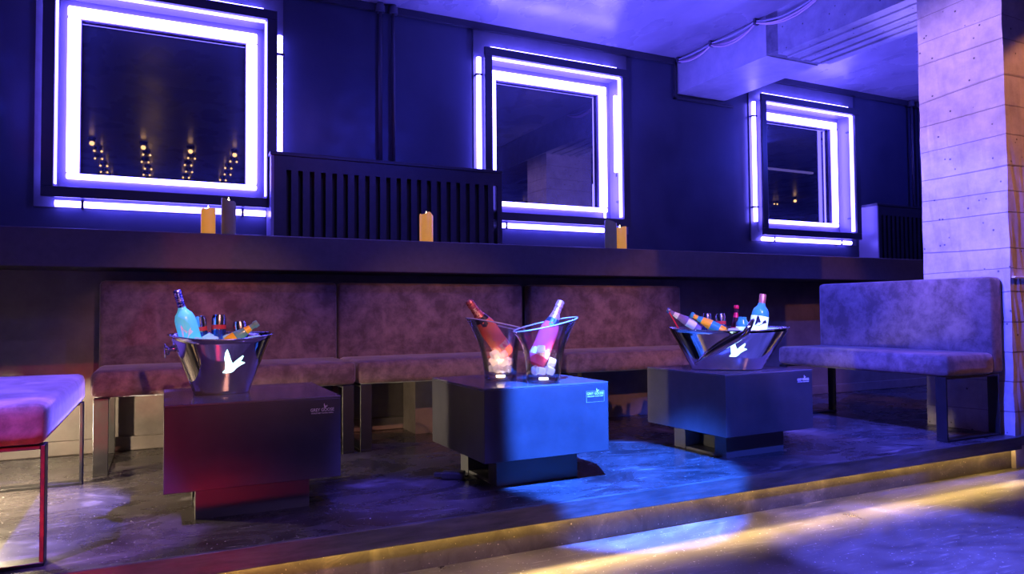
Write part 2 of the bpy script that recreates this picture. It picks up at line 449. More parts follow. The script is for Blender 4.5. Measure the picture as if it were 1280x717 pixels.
# beam and pillar
bm = bmesh.new()
box(bm, 4.265, 4.83, 4.155, Yw, 2.715, CZ, mi=0)
box(bm, 4.268, 4.828, 4.035, 4.155, 2.722, CZ, mi=1)
box(bm, 4.265, 4.83, YB, 4.035, 2.69, CZ, mi=2)
for x in (4.36, 4.5, 4.62, 4.72): box(bm, x, x + .03 , 2.3, 4.035, 2.675, 2.70, bev=.006, mi=2)
struct('ceiling_beam', bm, [M['beam_plaster'], M['beam_dark'], M['beam_rough']], 'heavy concrete ceiling beam running from wall to pillar', 'beam')
bm = bmesh.new()
box(bm, 4.29, 4.95, 2.41, 2.92, LF, CZ)
bmesh.ops.subdivide_edges(bm, edges=bm.edges[:], cuts=22, use_grid_fill=True)
for v in bm.verts:
    v.co += Vector([random.uniform(-1, 1) * (.0035 if v.co.z > LF + .02 else 0) for _ in range(3)])
struct('pillar', bm, M['pillar'], 'board-marked square concrete pillar behind the end bench', 'pillar')
tag(put('trim_3', boxes((4.292, 4.96, 2.385, 2.404, .883, .893), bev=.002), M['steelstrip']), 'thin metal strip across the pillar at bench back height', 'trim', kind='structure')

# ------------------------------------------------------------------ windows
def make_window(n, cx, cz, label, neon_tubes):
    w = empty('window_%d' % n, (cx, Yw, cz), 0, label, 'window', kind='structure')
    H = .685; I = .62
    def ring(a, b, y0, y1, bev=0):
        return boxes((-a, a, y0, y1, b, a), (-a, a, y0, y1, -a, -b), (-a, -b, y0, y1, -b, b), (b, a, y0, y1, -b, b), bev=bev)
    P = I + .018
    put('backing_plate', boxes((-.735, .74, -.012, -.001, P, .855), (-.735, .74, -.012, -.001, -.735, -P), (-.735, -P, -.012, -.001, -P, P), (P, .74, -.012, -.001, -P, P)), M['plate'], w)
    put('outer_frame', ring(H, I, -.13, -.105, .003), M['frame'], w)
    put('casing', ring(I + .015, I, -.105, .15), M['casing'], w)
    led = put('led_strip', boxes((-I + .012, I - .012, -.103, -.062, I - .01, I - .002), (-I + .002, -I + .01, -.103, -.062, -I + .02, I - .01), (I - .01, I - .002, -.103, -.062, -I + .02, I - .01), bev=.002), M['neon_soft'], w)
    # light tubes around the pane, widened to include their bloom
    def bar(x0, x1, z0, z1):
        bm = bmesh.new(); box(bm, x0, x1, .055, .085, z0, z1, bev=.012, seg=3); return bm
    put('neon_tube', bar(-.575, .575, .503, .575), M['neon'], w)
    put('neon_tube', bar(-.575, .575, -.54, -.503), M['neon'], w)
    put('neon_tube', bar(-.575, -.503, -.50, .50), M['neon'], w)
    put('neon_tube', bar(.503, .575, -.50, .50), M['neon'], w)
    put('inner_frame', ring(I - .001, .50, .087, .12), M['casing'], w)
    put('glass_pane', boxes((-.6, .6, .122, .13, -.6, .6)), M['pane'], w)
    # tubes behind the outer frame, standing off the wall, on small clips; thickened for the plate glow
    for (a, b) in neon_tubes:
        a, b = Vector(a), Vector(b)
        put('back_tube', tube(bmesh.new(), [a, b], .02, 12), M['neon'], w, smooth='all')
        for t in (.12, .88):
            p = a.lerp(b, t)
            d = Vector((.02, 0, 0)) if abs((b - a).z) > abs((b - a).x) else Vector((0, 0, .02))
            put('tube_clip', boxes((p.x - .008 - d.x, p.x + .008 + d.x, -.06, -.012, p.z - .008 - d.z, p.z + .008 + d.z), bev=.003), M['clip'], w)
    return w
hidr = ((.64, -.035, -.6), (.64, -.035, .6)); hidl = ((-.64, -.035, -.6), (-.64, -.035, .6))
rig2 = ((.715, -.03, -.6), (.715, -.03, .55))
bot = ((-.62, -.04, -.715), (.62, -.04, -.715))
lef = ((-.70, -.04, -.55), (-.70, -.04, .62))
top = ((-.6, -.05, .70), (.6, -.05, .70))
rig = ((.70, -.04, -.6), (.70, -.04, .55))
w1 = make_window(1, *WC[0], 'square violet neon window left of the long slatted radiator cover', [bot, rig2, top, hidl])
w2 = make_window(2, *WC[1], 'square violet neon window between radiator cover and ceiling beam', [bot, lef, top, hidr])
w3 = make_window(3, *WC[2], 'square violet neon window beyond the beam beside the pillar', [bot, lef, top, hidr])
# loose tube leaning in the second window's right reveal
bm = bmesh.new(); box(bm, .582, .615, -.055, -.03, -.205, .475, bev=.008, seg=2)
put('loose_tube', bm, M['neon'], w2)
bm = bmesh.new(); tube(bm, [(.6, -.042, -.205), (.6, -.042, -.24)], .006); put('tube_pin', bm, M['casing'], w2)
put('loose_tube', tube(bmesh.new(), [(.525, .03, -.61), (.525, .03, -.27)], .011, 10), M['neon'], w2, smooth='all')

# ------------------------------------------------------------------ radiators, pipes
def radiator(x0, x1, label, first, pitch, cnt, sw):
    y0, y1, z0, z1 = 5.02, Yw - .001, 1.14, 1.81
    e = empty('radiator_cover', ((x0 + x1) / 2, y1, z0), 0, label, 'radiator cover', 'slatted radiator covers on the ledge')
    ox, oy, oz = (x0 + x1) / 2, y1, z0
    W = (x1 - x0) / 2; D = y0 - oy; Hh = z1 - z0
    put('top_panel', boxes((-W - .006, W + .006, D - .008, -.002, Hh - .025, Hh), bev=.003), M['radiator'], e)
    for s in (-1, 1):
        put('side_panel', boxes((min(s * W, s * (W - .018)), max(s * W, s * (W - .018)), D, -.002, 0, Hh - .025)), M['radiator_side'] if s < 0 else M['radiator'], e)
    # front panel with real slots
    bm = bmesh.new()
    zt, zb = Hh - .12, .07
    box(bm, -W + .018, W - .018, D, D + .015, zt, Hh - .025); box(bm, -W + .018, W - .018, D, D + .015, 0, zb)
    x = -W + .018
    for i in range(cnt):
        sx = -W + first + i * pitch
        box(bm, x, sx, D, D + .015, zb, zt); x = sx + sw
    box(bm, x, W - .018, D, D + .015, zb, zt)
    put('front_grille', bm, M['radiator'], e)
    put('radiator_core', boxes((-W + .05, W - .05, D + .06, -.05, .03, Hh - .08)), M['black'], e)
    return e
radiator(.648, 2.36, 'long slatted dark radiator cover between first and second window', .1, .077, 21, .031)
radiator(6.66, 8.6, 'slatted radiator cover with side coloured pale as neon-lit, partly behind pillar', .06, .068, 27, .03)
for x, zb, lab in ((1.449, 1.813, 'thin lit riser pipe rising left of its dark twin above long radiator'), (1.548, 1.813, 'thin dark riser pipe rising right of its lit twin above long radiator'),
                   (7.50, 1.813, 'riser pipe nearer the third window above the right radiator cover'), (7.62, 1.813, 'riser pipe nearer the pillar above the right radiator cover')):
    e = empty('riser_pipe', (x, Yw - .052, zb), 0, lab, 'pipe', 'heating riser pipes')
    put('pipe', tube(bmesh.new(), [(0, 0, 0), (0, 0, CZ - zb)], .014, 12), M['pipe'], e, smooth='all')
    bm = lathe(bmesh.new(), [(.014, 0), (.034, 0), (.034, .05), (.026, .06), (.026, .07)], 16, Matrix.Translation((0, 0, CZ - zb - .071)))
    put('collar', bm, M['pipe'], e, smooth=True)

# ------------------------------------------------------------------ cables on the beam
e = empty('cable_run', (4.24, 4.7, 2.99), 0, 'sagging pale cables clipped along the top of the beam', 'cable')
cl = [(5.19, -.0), (4.75, 0), (4.232, 0), (3.55, 0)]
def catenary(offx, offz, sags, rad, mat):
    pts = []
    for (a, b), s in zip(zip(cl, cl[1:]), sags):
        for i in range(13):
            t = i / 12
            if i == 0 and pts: continue
            pts.append((offx, a[0] + (b[0] - a[0]) * t - 4.7, offz - s * 4 * t * (1 - t)))
    put('cable', tube(bmesh.new(), pts, rad, 8), mat, e, smooth='all')
catenary(.006, .012, (.035, .05, .09), .007, M['cable'])
catenary(-.008, .008, (.05, .075, .075), .0065, M['cable'])
catenary(-.002, .024, (.012, .018, .06), .008, M['cable_blue'])
for y, _ in cl[:3]:
    put('clamp', boxes((-.022, .0245, y - 4.7 - .012, y - 4.7 + .012, -.006, .045), bev=.004), M['clip'], e)

# ------------------------------------------------------------------ benches
def cushion(x0, x1, y0, y1, z0, z1, r, puff=(0, 0, 0)):
    bm = bmesh.new()
    box(bm, x0, x1, y0, y1, z0, z1)
    bmesh.ops.subdivide_edges(bm, edges=bm.edges[:], cuts=7, use_grid_fill=True)
    c = Vector(((x0 + x1) / 2, (y0 + y1) / 2, (z0 + z1) / 2)); h = Vector(((x1 - x0) / 2, (y1 - y0) / 2, (z1 - z0) / 2))
    # reposition grid lines so that the edge loops lie close to the corners
    for v in bm.verts:
        for k in range(3):
            u = (v.co[k] - c[k]) / h[k]
            a = abs(u)
            rr = min(r / h[k], .9)
            g = {0: 0, 1: .4, 2: .8, 3: .97, 4: 1}[round(a * 4)]
            nu = g * (1 - rr) / .8 if g <= .8 else (1 - rr) + (g - .8) / .2 * rr
            v.co[k] = c[k] + math.copysign(nu, u) * h[k]
    # round the box: clamp to inner box, push out by r
    for v in bm.verts:
        d = Vector(); q = Vector()
        for k in range(3):
            rk = min(r, h[k] * .9)
            q[k] = max(-h[k] + rk, min(h[k] - rk, v.co[k] - c[k]))
            d[k] = v.co[k] - c[k] - q[k]
        if d.length > 1e-6:
            v.co = c + q + d.normalized() * min(r, min(h) * .9)
        u = (v.co - c)
        for k in range(3):
            if puff[k]:
                o = [i for i in range(3) if i != k]
                w = (1 - (u[o[0]] / h[o[0]]) ** 2) * (1 - (u[o[1]] / h[o[1]]) ** 2)
                v.co[k] += math.copysign(1, u[k]) * puff[k] * max(0, w) * (abs(u[k]) > h[k] * .5)
    return bm

def make_bench(length, depth, label, cat, group):
    """front along -Y at y=0, length along +X from 0"""
    e = empty('lounge_bench', (0, 0, 0), 0, label, cat, group)
    put('seat_cushion', cushion(.003, length - .003, 0, depth + .02, .347, .466, .026, (0, .004, .008)), M['velvet'], e, smooth='all')
    put('backrest_cushion', cushion(.003, length - .003, depth, depth + .112, .35, .893, .024, (0, .006, 0)), M['velvet'], e, smooth='all')
    for x0 in (.015, length - .075):
        x1 = x0 + .06; y0, y1 = .002, depth + .075; t = .012
        bm = boxes((x0, x1, y0, y0 + t, t, .346), (x0, x1, y1 - t, y1, t, .346), (x0, x1, y0, y1, 0, t), (x0, x1, y0 + t, y1 - t, .334, .346), bev=.0015, seg=1)
        put('leg_frame', bm, M['leg'], e)
    return e
GB = 'velvet lounge benches'
b = make_bench(1.195, .455, 'brown velvet wall bench behind the leftmost table', 'bench', GB); b.location = (-.29, 3.70, 0)
c = copy_tree(b); c.location = (.908, 3.70, 0); c['label'] = 'brown velvet wall bench, middle of the three along the wall'
c = copy_tree(b); c.location = (2.152, 3.70, 0); c['label'] = 'brown velvet wall bench ending behind the rightmost table'; c.scale = (1.035, 1, 1)
d = make_bench(1.185, .40, 'blue-lit velvet bench standing against the concrete pillar', 'bench', GB)
d.location = (3.772, 3.632, 0); d.rotation_euler = (0, 0, R(-90))
f = copy_tree(d); f['label'] = 'violet-lit velvet bench cut off at the left edge, near the viewer'
f.location = (-.30, 2.455, 0); f.rotation_euler = (0, 0, R(90))

# ------------------------------------------------------------------ tables
def table_logo(parent, w, framed):
    bm = text_mesh('GREY GOOSE', .0158, .0006, 'CENTER', .00022)
    sub = text_mesh("WORLD'S BEST TASTING VODKA", .0062, .0005, 'CENTER', .0001)
    zt = .363
    def addm(src, dz):
        m = bpy.data.meshes.new('t'); src.to_mesh(m); src.free()
        for v in m.vertices: v.co.y += dz
        bm.from_mesh(m); bpy.data.meshes.remove(m)
    addm(sub, -.0085)
    # widths are fitted to 84 mm
    def fit(vs, wd):
        x0 = min(v.co.x for v in vs); x1 = max(v.co.x for v in vs)
        for v in vs: v.co.x = (v.co.x - (x0 + x1) / 2) * wd / (x1 - x0)
    bm.verts.ensure_lookup_table()
    fit([v for v in bm.verts if v.co.y < -.002], .080); fit([v for v in bm.verts if v.co.y >= -.002], .084)
    vs = [bm.verts.new((.012 + x * .016, .0195 + y * .015, .0007)) for x, y in BIRD]
    bm.faces.new(vs)
    if framed:
        for (a0, a1, b0, b1) in ((-.045, .045, .0155, .0161), (-.045, .045, -.0305, -.0299), (-.045, -.0444, -.03, .016), (.0444, .045, -.03, .016)):
            box(bm, a0, a1, b0, b1, 0, .0006)
    for v in bm.verts:
        x, y, z = v.co
        v.co = Vector((w - .067 + x, -.0006 - z, zt + y))
    return put('lettering', bm, M['print'], parent)
def make_table(label, ox, oy, rz, framed):
    W = .586; D = .578
    e = empty('lounge_table', (ox, oy, 0), rz, label, 'table', 'dark block lounge tables')
    bm = boxes((0, W, 0, D, .122, .408), bev=.002, seg=1)
    put('table_body', bm, M['table'], e)
    put('table_top', boxes((0, W, 0, D, .408, .416), bev=.0015, seg=1), M['tabletop'], e)
    # base: two blocks joined by a floor rail, open at the sides
    put('base_block', boxes((.102, .492, .107, .185, 0, .122)), M['tabledge'], e)
    put('base_block', boxes((.102, .492, .40, .485, 0, .122)), M['tabledge'], e)
    put('base_rail', boxes((.106, .486, .185, .40, 0.0, .012)), M['tabledge'], e)
    put('base_core', boxes((.2, .4, .185, .40, .012, .122)), M['black'], e)
    table_logo(e, W, framed)
    return e
make_table('dark block table with one steel bucket, near the left bench', .006, 2.667, 0, False)
make_table('blue-lit block table carrying the two clear ice buckets', 1.139, 2.60, .019, True)
make_table('dark block table carrying the twin-curved steel bucket', 2.362, 2.592, .033, False)

e = empty('power_adapter', (1.135, 2.93, 0), R(-32), 'small black power adapter on floor beside the blue-lit table', 'adapter')
put('case', boxes((-.05, .05, -.03, .03, 0, .032), bev=.008, seg=3), M['adapter'], e, smooth=True)
put('cord', tube(bmesh.new(), [(.045, 0, .016), (.06, .01, .006), (.055, .04, .006), (.03, .06, .006), (-.02, .07, .006)], .004, 8), M['black'], e, smooth='all')
put('plug', boxes((-.085, -.05, -.012, .012, .006, .026), bev=.004), M['adapter'], e)

# ------------------------------------------------------------------ steel buckets
class Bucket:
    """oval flared bucket; local x long axis"""
    def __init__(s, ab, bb, at, bt, h, shift=0., dip=0., ends=0.):
        s.ab, s.bb, s.at, s.bt, s.h, s.shift, s.dip, s.ends = ab, bb, at, bt, h, shift, dip, ends
    def P(s, th, t, off=0.):
        g = t ** 1.08
        a = s.ab + (s.at - s.ab) * g + off; b = s.bb + (s.bt - s.bb) * g + off
        ex = .8
        x = a * math.copysign(abs(cos(th)) ** ex, cos(th)); y = b * math.copysign(abs(sin(th)) ** ex, sin(th))
        hh = s.h + (s.dip * abs(sin(th)) ** 2 * (sin(th) < 0) + s.ends * abs(cos(th)) ** 3)
        return Vector((x + s.shift * t, y, t * hh))
    def shell(s, n=64, m=14, wall=.004, tmax=1.):
        bm = bmesh.new()
        rings = []
        for j in range(m + 1): rings.append([bm.verts.new(s.P(2 * pi * i / n, j / m)) for i in range(n)])
        # rolled rim
        for off, dz in ((.006, .002), (.007, .006), (.003, .008), (-.003, .006)):
            rings.append([bm.verts.new(s.P(2 * pi * i / n, 1, off) + Vector((0, 0, dz))) for i in range(n)])
        for j in range(m, -1, -1):
            t = max(j / m, .02)
            rings.append([bm.verts.new(s.P(2 * pi * i / n, t, -wall)) for i in range(n)])
        for a, b in zip(rings, rings[1:]):
            for i in range(n):
                k = (i + 1) % n
                bm.faces.new((a[i], a[k], b[k], b[i]))
        bm.faces.new(rings[0]); bm.faces.new(rings[-1])
        return bm
    def front(s, x, z, off=.003):
        """surface point on the front (y<0) at local x, z"""
        t = z / s.h
        best = None
        lo, hi = pi, 2 * pi
        for _ in range(40):
            mid = (lo + hi) / 2
            if s.P(mid, t).x < x: lo = mid
            else: hi = mid
        return s.P(lo, t, off)

def emblem(parent, B, cx, cz, w, h, mat, off=.005):
    bm = bmesh.new()
    fr = [bm.verts.new(B.front(cx + x * w, cz + y * h, off)) for x, y in BIRD]
    bk = [bm.verts.new(B.front(cx + x * w, cz + y * h, off - .0045)) for x, y in BIRD]
    f = bm.faces.new(fr); bm.faces.new(list(reversed(bk)))
    for i in range(len(fr)):
        j = (i + 1) % len(fr)
        bm.faces.new((fr[i], bk[i], bk[j], fr[j]))
    bmesh.ops.triangulate(bm, faces=[f for f in bm.faces if len(f.verts) > 4])
    return put('bird_emblem', bm, mat, parent)

TZ = .416
B1 = Bucket(.10, .088, .186, .135, .222, dip=-.020, ends=0)
bk1 = empty('steel_bucket', (.207, 3.00, TZ), 0, 'polished oval steel bucket with glowing bird on leftmost table', 'bucket', 'bottle buckets')
put('bucket_shell', B1.shell(), M['steel'], bk1, smooth='all')
emblem(bk1, B1, .034, .138, .077, .084, M['emblem'])
for s in (-1,):
    p = B1.P(pi if s < 0 else 0, .8)
    kn = put('side_knob', lathe(bmesh.new(), [(.0, 0), (.012, 0), (.014, .006), (.009, .012), (.009, .02), (.02, .026), (.02, .034), (.012, .038), (0, .038)], 20, axis_mat(p + Vector((-s * .004, 0, 0)), p + Vector((s * .03, 0, -.01)))), M['steel'], bk1, smooth='all')
    ring = [(p + Vector((s * .03, .024 * cos(a), -.012 + .024 * sin(a)))) for a in [2 * pi * i / 20 for i in range(20)]]
    put('ring_handle', tube(bmesh.new(), ring, .0035, 8, True), M['steel'], bk1, smooth='all')

# twin-curved bucket
B3 = Bucket(.172, .095, .296, .135, .207, shift=.012, dip=-.014)
bk3 = empty('steel_bucket', (2.60, 2.85, TZ), R(-36), 'wide twin-curved steel bucket with glowing bird on rightmost table', 'bucket', 'bottle buckets')
put('bucket_shell', B3.shell(), M['steel'], bk3, smooth='all')
# overlapping front sheet sweeping up from low left to a curled peak
def sheet():
    bm = bmesh.new()
    rows = []
    n, m = 22, 14
    for j in range(m + 1):
        t = j / m
        zz = .004 + t * (.207 - .012)
        xl = -.160 + .235 * t ** 1.35
        row = []
        for i in range(n + 1):
            u = i / n
            a1 = B3.P(0, zz / B3.h).x
            x = xl + (a1 * .985 - xl) * u
            p = B3.front(x, zz, .006 + .012 * (1 - u) ** 8)
            row.append(p)
        rows.append(row)
    V = [[bm.verts.new(p) for p in r] for r in rows]
    W = [[bm.verts.new(p + Vector((0, .003, 0))) for p in r] for r in rows]
    for j in range(m):
        for i in range(n):
            bm.faces.new((V[j][i], V[j][i + 1], V[j + 1][i + 1], V[j + 1][i]))
            bm.faces.new((W[j][i], W[j + 1][i], W[j + 1][i + 1], W[j][i + 1]))
    for i in range(n):
        bm.faces.new((V[m][i], V[m][i + 1], W[m][i + 1], W[m][i])); bm.faces.new((V[0][i], W[0][i], W[0][i + 1], V[0][i + 1]))
    for j in range(m):
        bm.faces.new((V[j][0], V[j + 1][0], W[j + 1][0], W[j][0])); bm.faces.new((V[j][n], W[j][n], W[j + 1][n], V[j + 1][n]))
    return bm, rows
bm, rows = sheet()
put('front_sheet', bm, M['steel'], bk3, smooth=60)
# broad rolled lip following the sheet's slanted edge and curling over the rim
edge = [r[0] + Vector((0, -.002, 0)) for r in rows[2:]]
tip = edge[-1]
edge += [tip + Vector(v) for v in ((.014, .003, .022), (.027, .010, .043), (.038, .024, .060), (.047, .044, .066), (.051, .058, .06))]
bm = bmesh.new()
rings = []
for i, p in enumerate(edge):
    a = edge[max(i - 1, 0)]; b = edge[min(i + 1, len(edge) - 1)]
    t = (b - a).normalized()
    s = t.cross(Vector((0, -1, 0))).normalized(); u = s.cross(t).normalized()
    k = i / (len(edge) - 1)
    wd = .007 + .015 * sin(pi * min(1, k * 1.0)) ** 1.5; th = .005
    rings.append([bm.verts.new(p + s * wd * cos(2 * pi * q / 12) - u * (-th) * sin(2 * pi * q / 12)) for q in range(12)])
for a, b in zip(rings, rings[1:]):
    for q in range(12): bm.faces.new((a[q], a[(q + 1) % 12], b[(q + 1) % 12], b[q]))
bm.faces.new(rings[0]); bm.faces.new(rings[-1])
put('rolled_lip', bm, M['steel'], bk3, smooth='all')
emblem(bk3, B3, .046, .124, .08, .088, M['emblem'], .0125)   # on the overlapping sheet

# ------------------------------------------------------------------ bottles and cans
def part_on(parent, name, prof, mat, n=28, smooth=True):
    return put(name, lathe(bmesh.new(), prof, n), mat, parent, smooth=smooth)
def stand(name, base, top, label, cat, group=None):
    e = bpy.data.objects.new(name, None); COL.objects.link(e); e.empty_display_size = .05
    e.matrix_world = axis_mat(base, top)
    return tag(e, label, cat, group)
def bird_on(parent, r, z, w, h, mat, ang=0.):
    bm = bmesh.new()
    vs = [bm.verts.new(((r + .0012) * sin(ang + x * w / r), -(r + .0012) * cos(ang + x * w / r), z + y * h)) for x, y in BIRD]
    f = bm.faces.new(vs)
    bmesh.ops.triangulate(bm, faces=[f])
    return put('bird_print', bm, mat, parent)

def can(base, top, label, group, mat2, h=.135, r=.0265):
    base, top = Vector(base), Vector(top)
    e = stand('drink_can', base, top, label, 'can', group)
    part_on(e, 'can_body', [(0, .004), (r * .7, .004), (r * .85, 0), (r, .012), (r, h - .016), (r * .86, h - .003), (r * .86, h), (r * .78, h), (r * .76, h - .004), (0, h - .004)], M['can_silver'])
    part_on(e, 'blue_wrap', [(r + .0004, .02), (r + .0004, h * .55)], mat2)
    part_on(e, 'red_band', [(r + .0006, h * .58), (r + .0006, h * .70)], M['can_red'])
    put('pull_tab', boxes((-.007, .007, -.012, .008, h - .003, h - .001), bev=.0008, seg=1), M['can_silver'], e)
    return e

def frosted(base, top, label, mat, h, r, neck_r, lit, capmat, capname, wrap=None):
    e = stand('vodka_bottle', base, top, label, 'bottle', 'spirit bottles in steel buckets')
    hb = h * .60
    part_on(e, 'bottle_body', [(0, .004), (r * .8, 0), (r, .012), (r, hb), (r * .96, hb + .018), (r * .8, hb + .036), (r * .52, hb + .048), (neck_r * 1.15, hb + .058), (neck_r, hb + .072), (neck_r, h - .05), (0, h - .05)], mat)
    part_on(e, capname, [(neck_r + .0012, h - .075 if capmat is M['navyfoil'] else h - .052), (neck_r + .0012, h - .003), (neck_r - .001, h), (0, h)], capmat)
    return e
def AT(p, q, k):
    """point beyond q on the line p->q, k metres from p"""
    p, q = Vector(p), Vector(q); return p + (q - p).normalized() * k

# --- leftmost bucket (all at about y = 3.0)
t = (.047, 2.985, .810); b = AT(t, (.093, 3.0, .637), .325)
e = frosted(b, t, 'frosted turquoise bottle with navy neck foil leaning in leftmost bucket', M['frost_glow'], .325, .038, .0125, True, M['navyfoil'], 'neck_foil')
bird_on(e, .038, .168, .042, .05, M['white'], .25)
GC = 'slim drink cans in the steel buckets'
can(AT((.130, 3.055, .711), (.137, 3.06, .62), .135), (.130, 3.055, .711), 'leaning slim can right beside the turquoise bottle', GC, M['can_blue'], r=.0235)
can(AT((.2005, 3.06, .716), (.198, 3.055, .62), .135), (.2005, 3.06, .716), 'upright slim can in the middle of the leftmost bucket', GC, M['can_blue'])
can(AT((.275, 3.06, .689), (.285, 3.055, .60), .12), (.275, 3.06, .689), 'low tilted slim can right of centre in leftmost bucket', GC, M['can_blue'], h=.12)
def soda(base, top, label, glass, capmat, labelmat, h, r, fill=None):
    e = stand('soda_bottle', base, top, label, 'bottle', 'small soft drink bottles')
    part_on(e, 'bottle_body', [(0, .003), (r * .85, 0), (r, .008), (r, h * .42), (r * .92, h * .5), (r * .62, h * .68), (r * .45, h * .8), (r * .43, h - .012), (0, h - .012)], glass)
    part_on(e, 'bottle_cap', [(r * .55, h - .018), (r * .6, h - .014), (r * .56, h - .002), (r * .5, h), (0, h)], capmat)
    part_on(e, 'bottle_label', [(r + .0005, h * .16), (r + .0005, h * .40)], labelmat)
    part_on(e, 'neck_label', [(r * .66, h * .655), (r * .475, h * .79)], labelmat)
    return e
soda(AT((.334, 2.955, .684), (.258, 2.962, .630), .16), (.334, 2.955, .684), 'pale green soda bottle lying with its neck over the right rim', M['soda_glass'], M['soda_glass'], M['orange'], .16, .024)

# --- rightmost bucket
def b3p(x, y, z): return bk3.matrix_world @ Vector((x, y, z))
bpy.context.view_layer.update()
def at3(x, y, zw): 
    v = b3p(x, y, 0); v.z = zw; return v
# clear violet bottle leaning over left rim
tp = at3(-.292, -.01, .722)
soda(AT(tp, at3(-.135, .0, .628), .2), tp, 'clear violet bottle leaning out over the left rim of rightmost bucket', M['violetglass'], M['can_silver'], M['white'], .2, .024)
e = stand('straw', at3(-.20, -.045, .56), at3(-.276, -.05, .700), 'thin red straw sticking out beside the violet bottle', 'straw')
part_on(e, 'straw_tube', [(.0032, 0), (.0032, .17)], M['red'], 10)
tp = at3(-.172, -.02, .697)
soda(AT(tp, at3(-.055, -.035, .632), .19), tp, 'orange juice bottle with teal neck lying left in rightmost bucket', M['orange'], M['teal'], M['teal'], .19, .026)
can(at3(-.082, .06, .566), at3(-.085, .065, .70), 'slim can behind the orange bottle in rightmost bucket', GC, M['can_blue'])
can(at3(-.014, .06, .565), at3(-.016, .065, .699), 'slim can left of the rolled lip in rightmost bucket', GC, M['can_blue'], r=.028)
tp = at3(.066, .055, .742)
soda(AT(tp, at3(.058, .05, .64), .19), tp, 'small cola bottle with red cap in rightmost bucket', M['cola'], M['red'], M['red'], .19, .022)
tp = at3(.196, .03, .797)
e = frosted(AT(tp, at3(.170, .02, .64), .28), tp, 'tall white-labelled bottle with copper cap in rightmost bucket', M['teal'], .28, .043, .016, True, M['cork'], 'bottle_cap')
part_on(e, 'bottle_label', [(.0435, .03), (.0435, .165)], M['whiteglow'])
bird_on(e, .0442, .14, .062, .046, M['blackprint'], -.1)
tp = at3(.083, -.025, .682)
e = stand('squat_bottle', AT(tp, at3(.083, -.02, .6), .15), tp, 'squat teal-topped white bottle beside the tall copper-capped one', 'bottle', 'spirit bottles in steel buckets')
part_on(e, 'bottle_body', [(0, .003), (.028, 0), (.031, .008), (.031, .1), (.028, .12), (.018, .132), (.016, .134), (0, .134)], M['whiteglow'])
part_on(e, 'bottle_cap', [(.0325, .103), (.030, .121), (.021, .135), (.021, .148), (.019, .15), (0, .15)], M['teal'])

# --- clear acrylic buckets
def clear_bucket(loc, lean, label):
    """flared, one side rises higher and leans outward (lean = -1 left, +1 right)"""
    e = empty('clear_bucket', loc, 0, label, 'bucket', 'bottle buckets')
    H = .245; n = 48; m = 18
    def P(i, t, off):
        th = 2 * pi * i / n
        r = .072 + .014 * t + .062 * t ** 3
        rx = r - (.035 * t ** 3 if (lean < 0 and cos(th) > 0) else 0) * abs(cos(th)) ** 2
        x = (rx + off) * cos(th); y = (.068 + .010 * t + .022 * t ** 3 + off) * sin(th)
        s = cos(th) * lean
        h = H * (1 + .12 * s * t ** 2)
        return Vector((x + lean * .012 * t * t, y, t * h))
    bm = bmesh.new(); rings = []
    for j in range(m + 1): rings.append([bm.verts.new(P(i, j / m, 0)) for i in range(n)])
    rings.append([bm.verts.new(P(i, 1, -.002) + Vector((0, 0, .003))) for i in range(n)])
    for j in range(m, 1, -1): rings.append([bm.verts.new(P(i, j / m, -.005)) for i in range(n)])
    for a, b in zip(rings, rings[1:]):
        for i in range(n): bm.faces.new((a[i], a[(i + 1) % n], b[(i + 1) % n], b[i]))
    bm.faces.new(rings[0]); bm.faces.new(rings[-1])
    put('bucket_wall', bm, M['acrylic'], e, smooth='all')
    rim = [P(i, 1, -.001) + Vector((0, 0, .002)) for i in range(n)]
    put('bucket_rim', tube(bmesh.new(), rim, .0028, 8, True), M['rimglass'], e, smooth='all')
    put('thick_base', lathe(bmesh.new(), [(0, .001), (.066, .001), (.068, .012), (.064, .017), (0, .017)], 40), M['acrylic'], e, smooth=True)
    put('base_light', lathe(bmesh.new(), [(0, .018), (.02, .018), (.02, .021), (0, .021)], 24), M['baselight_warm'] if lean < 0 else M['baselight_cool'], e)
    return e
M['rimglass'] = simple('acrylic_rim_edge', (.75, .75, .85), .08, spec=.8, trans=.5)
M['baselight_warm'] = emis('bucket_light_warm', (1, .72, .4), 10)
M['baselight_cool'] = emis('bucket_light_cool', (.8, .85, 1), 8)
cA = (1.347, 2.895, TZ); cB = (1.455, 2.695, TZ)
clear_bucket(cA, -1, 'clear flared ice bucket behind, rim rising to the left')
clear_bucket(cB, 1, 'clear flared ice bucket in front, rim rising to the right')

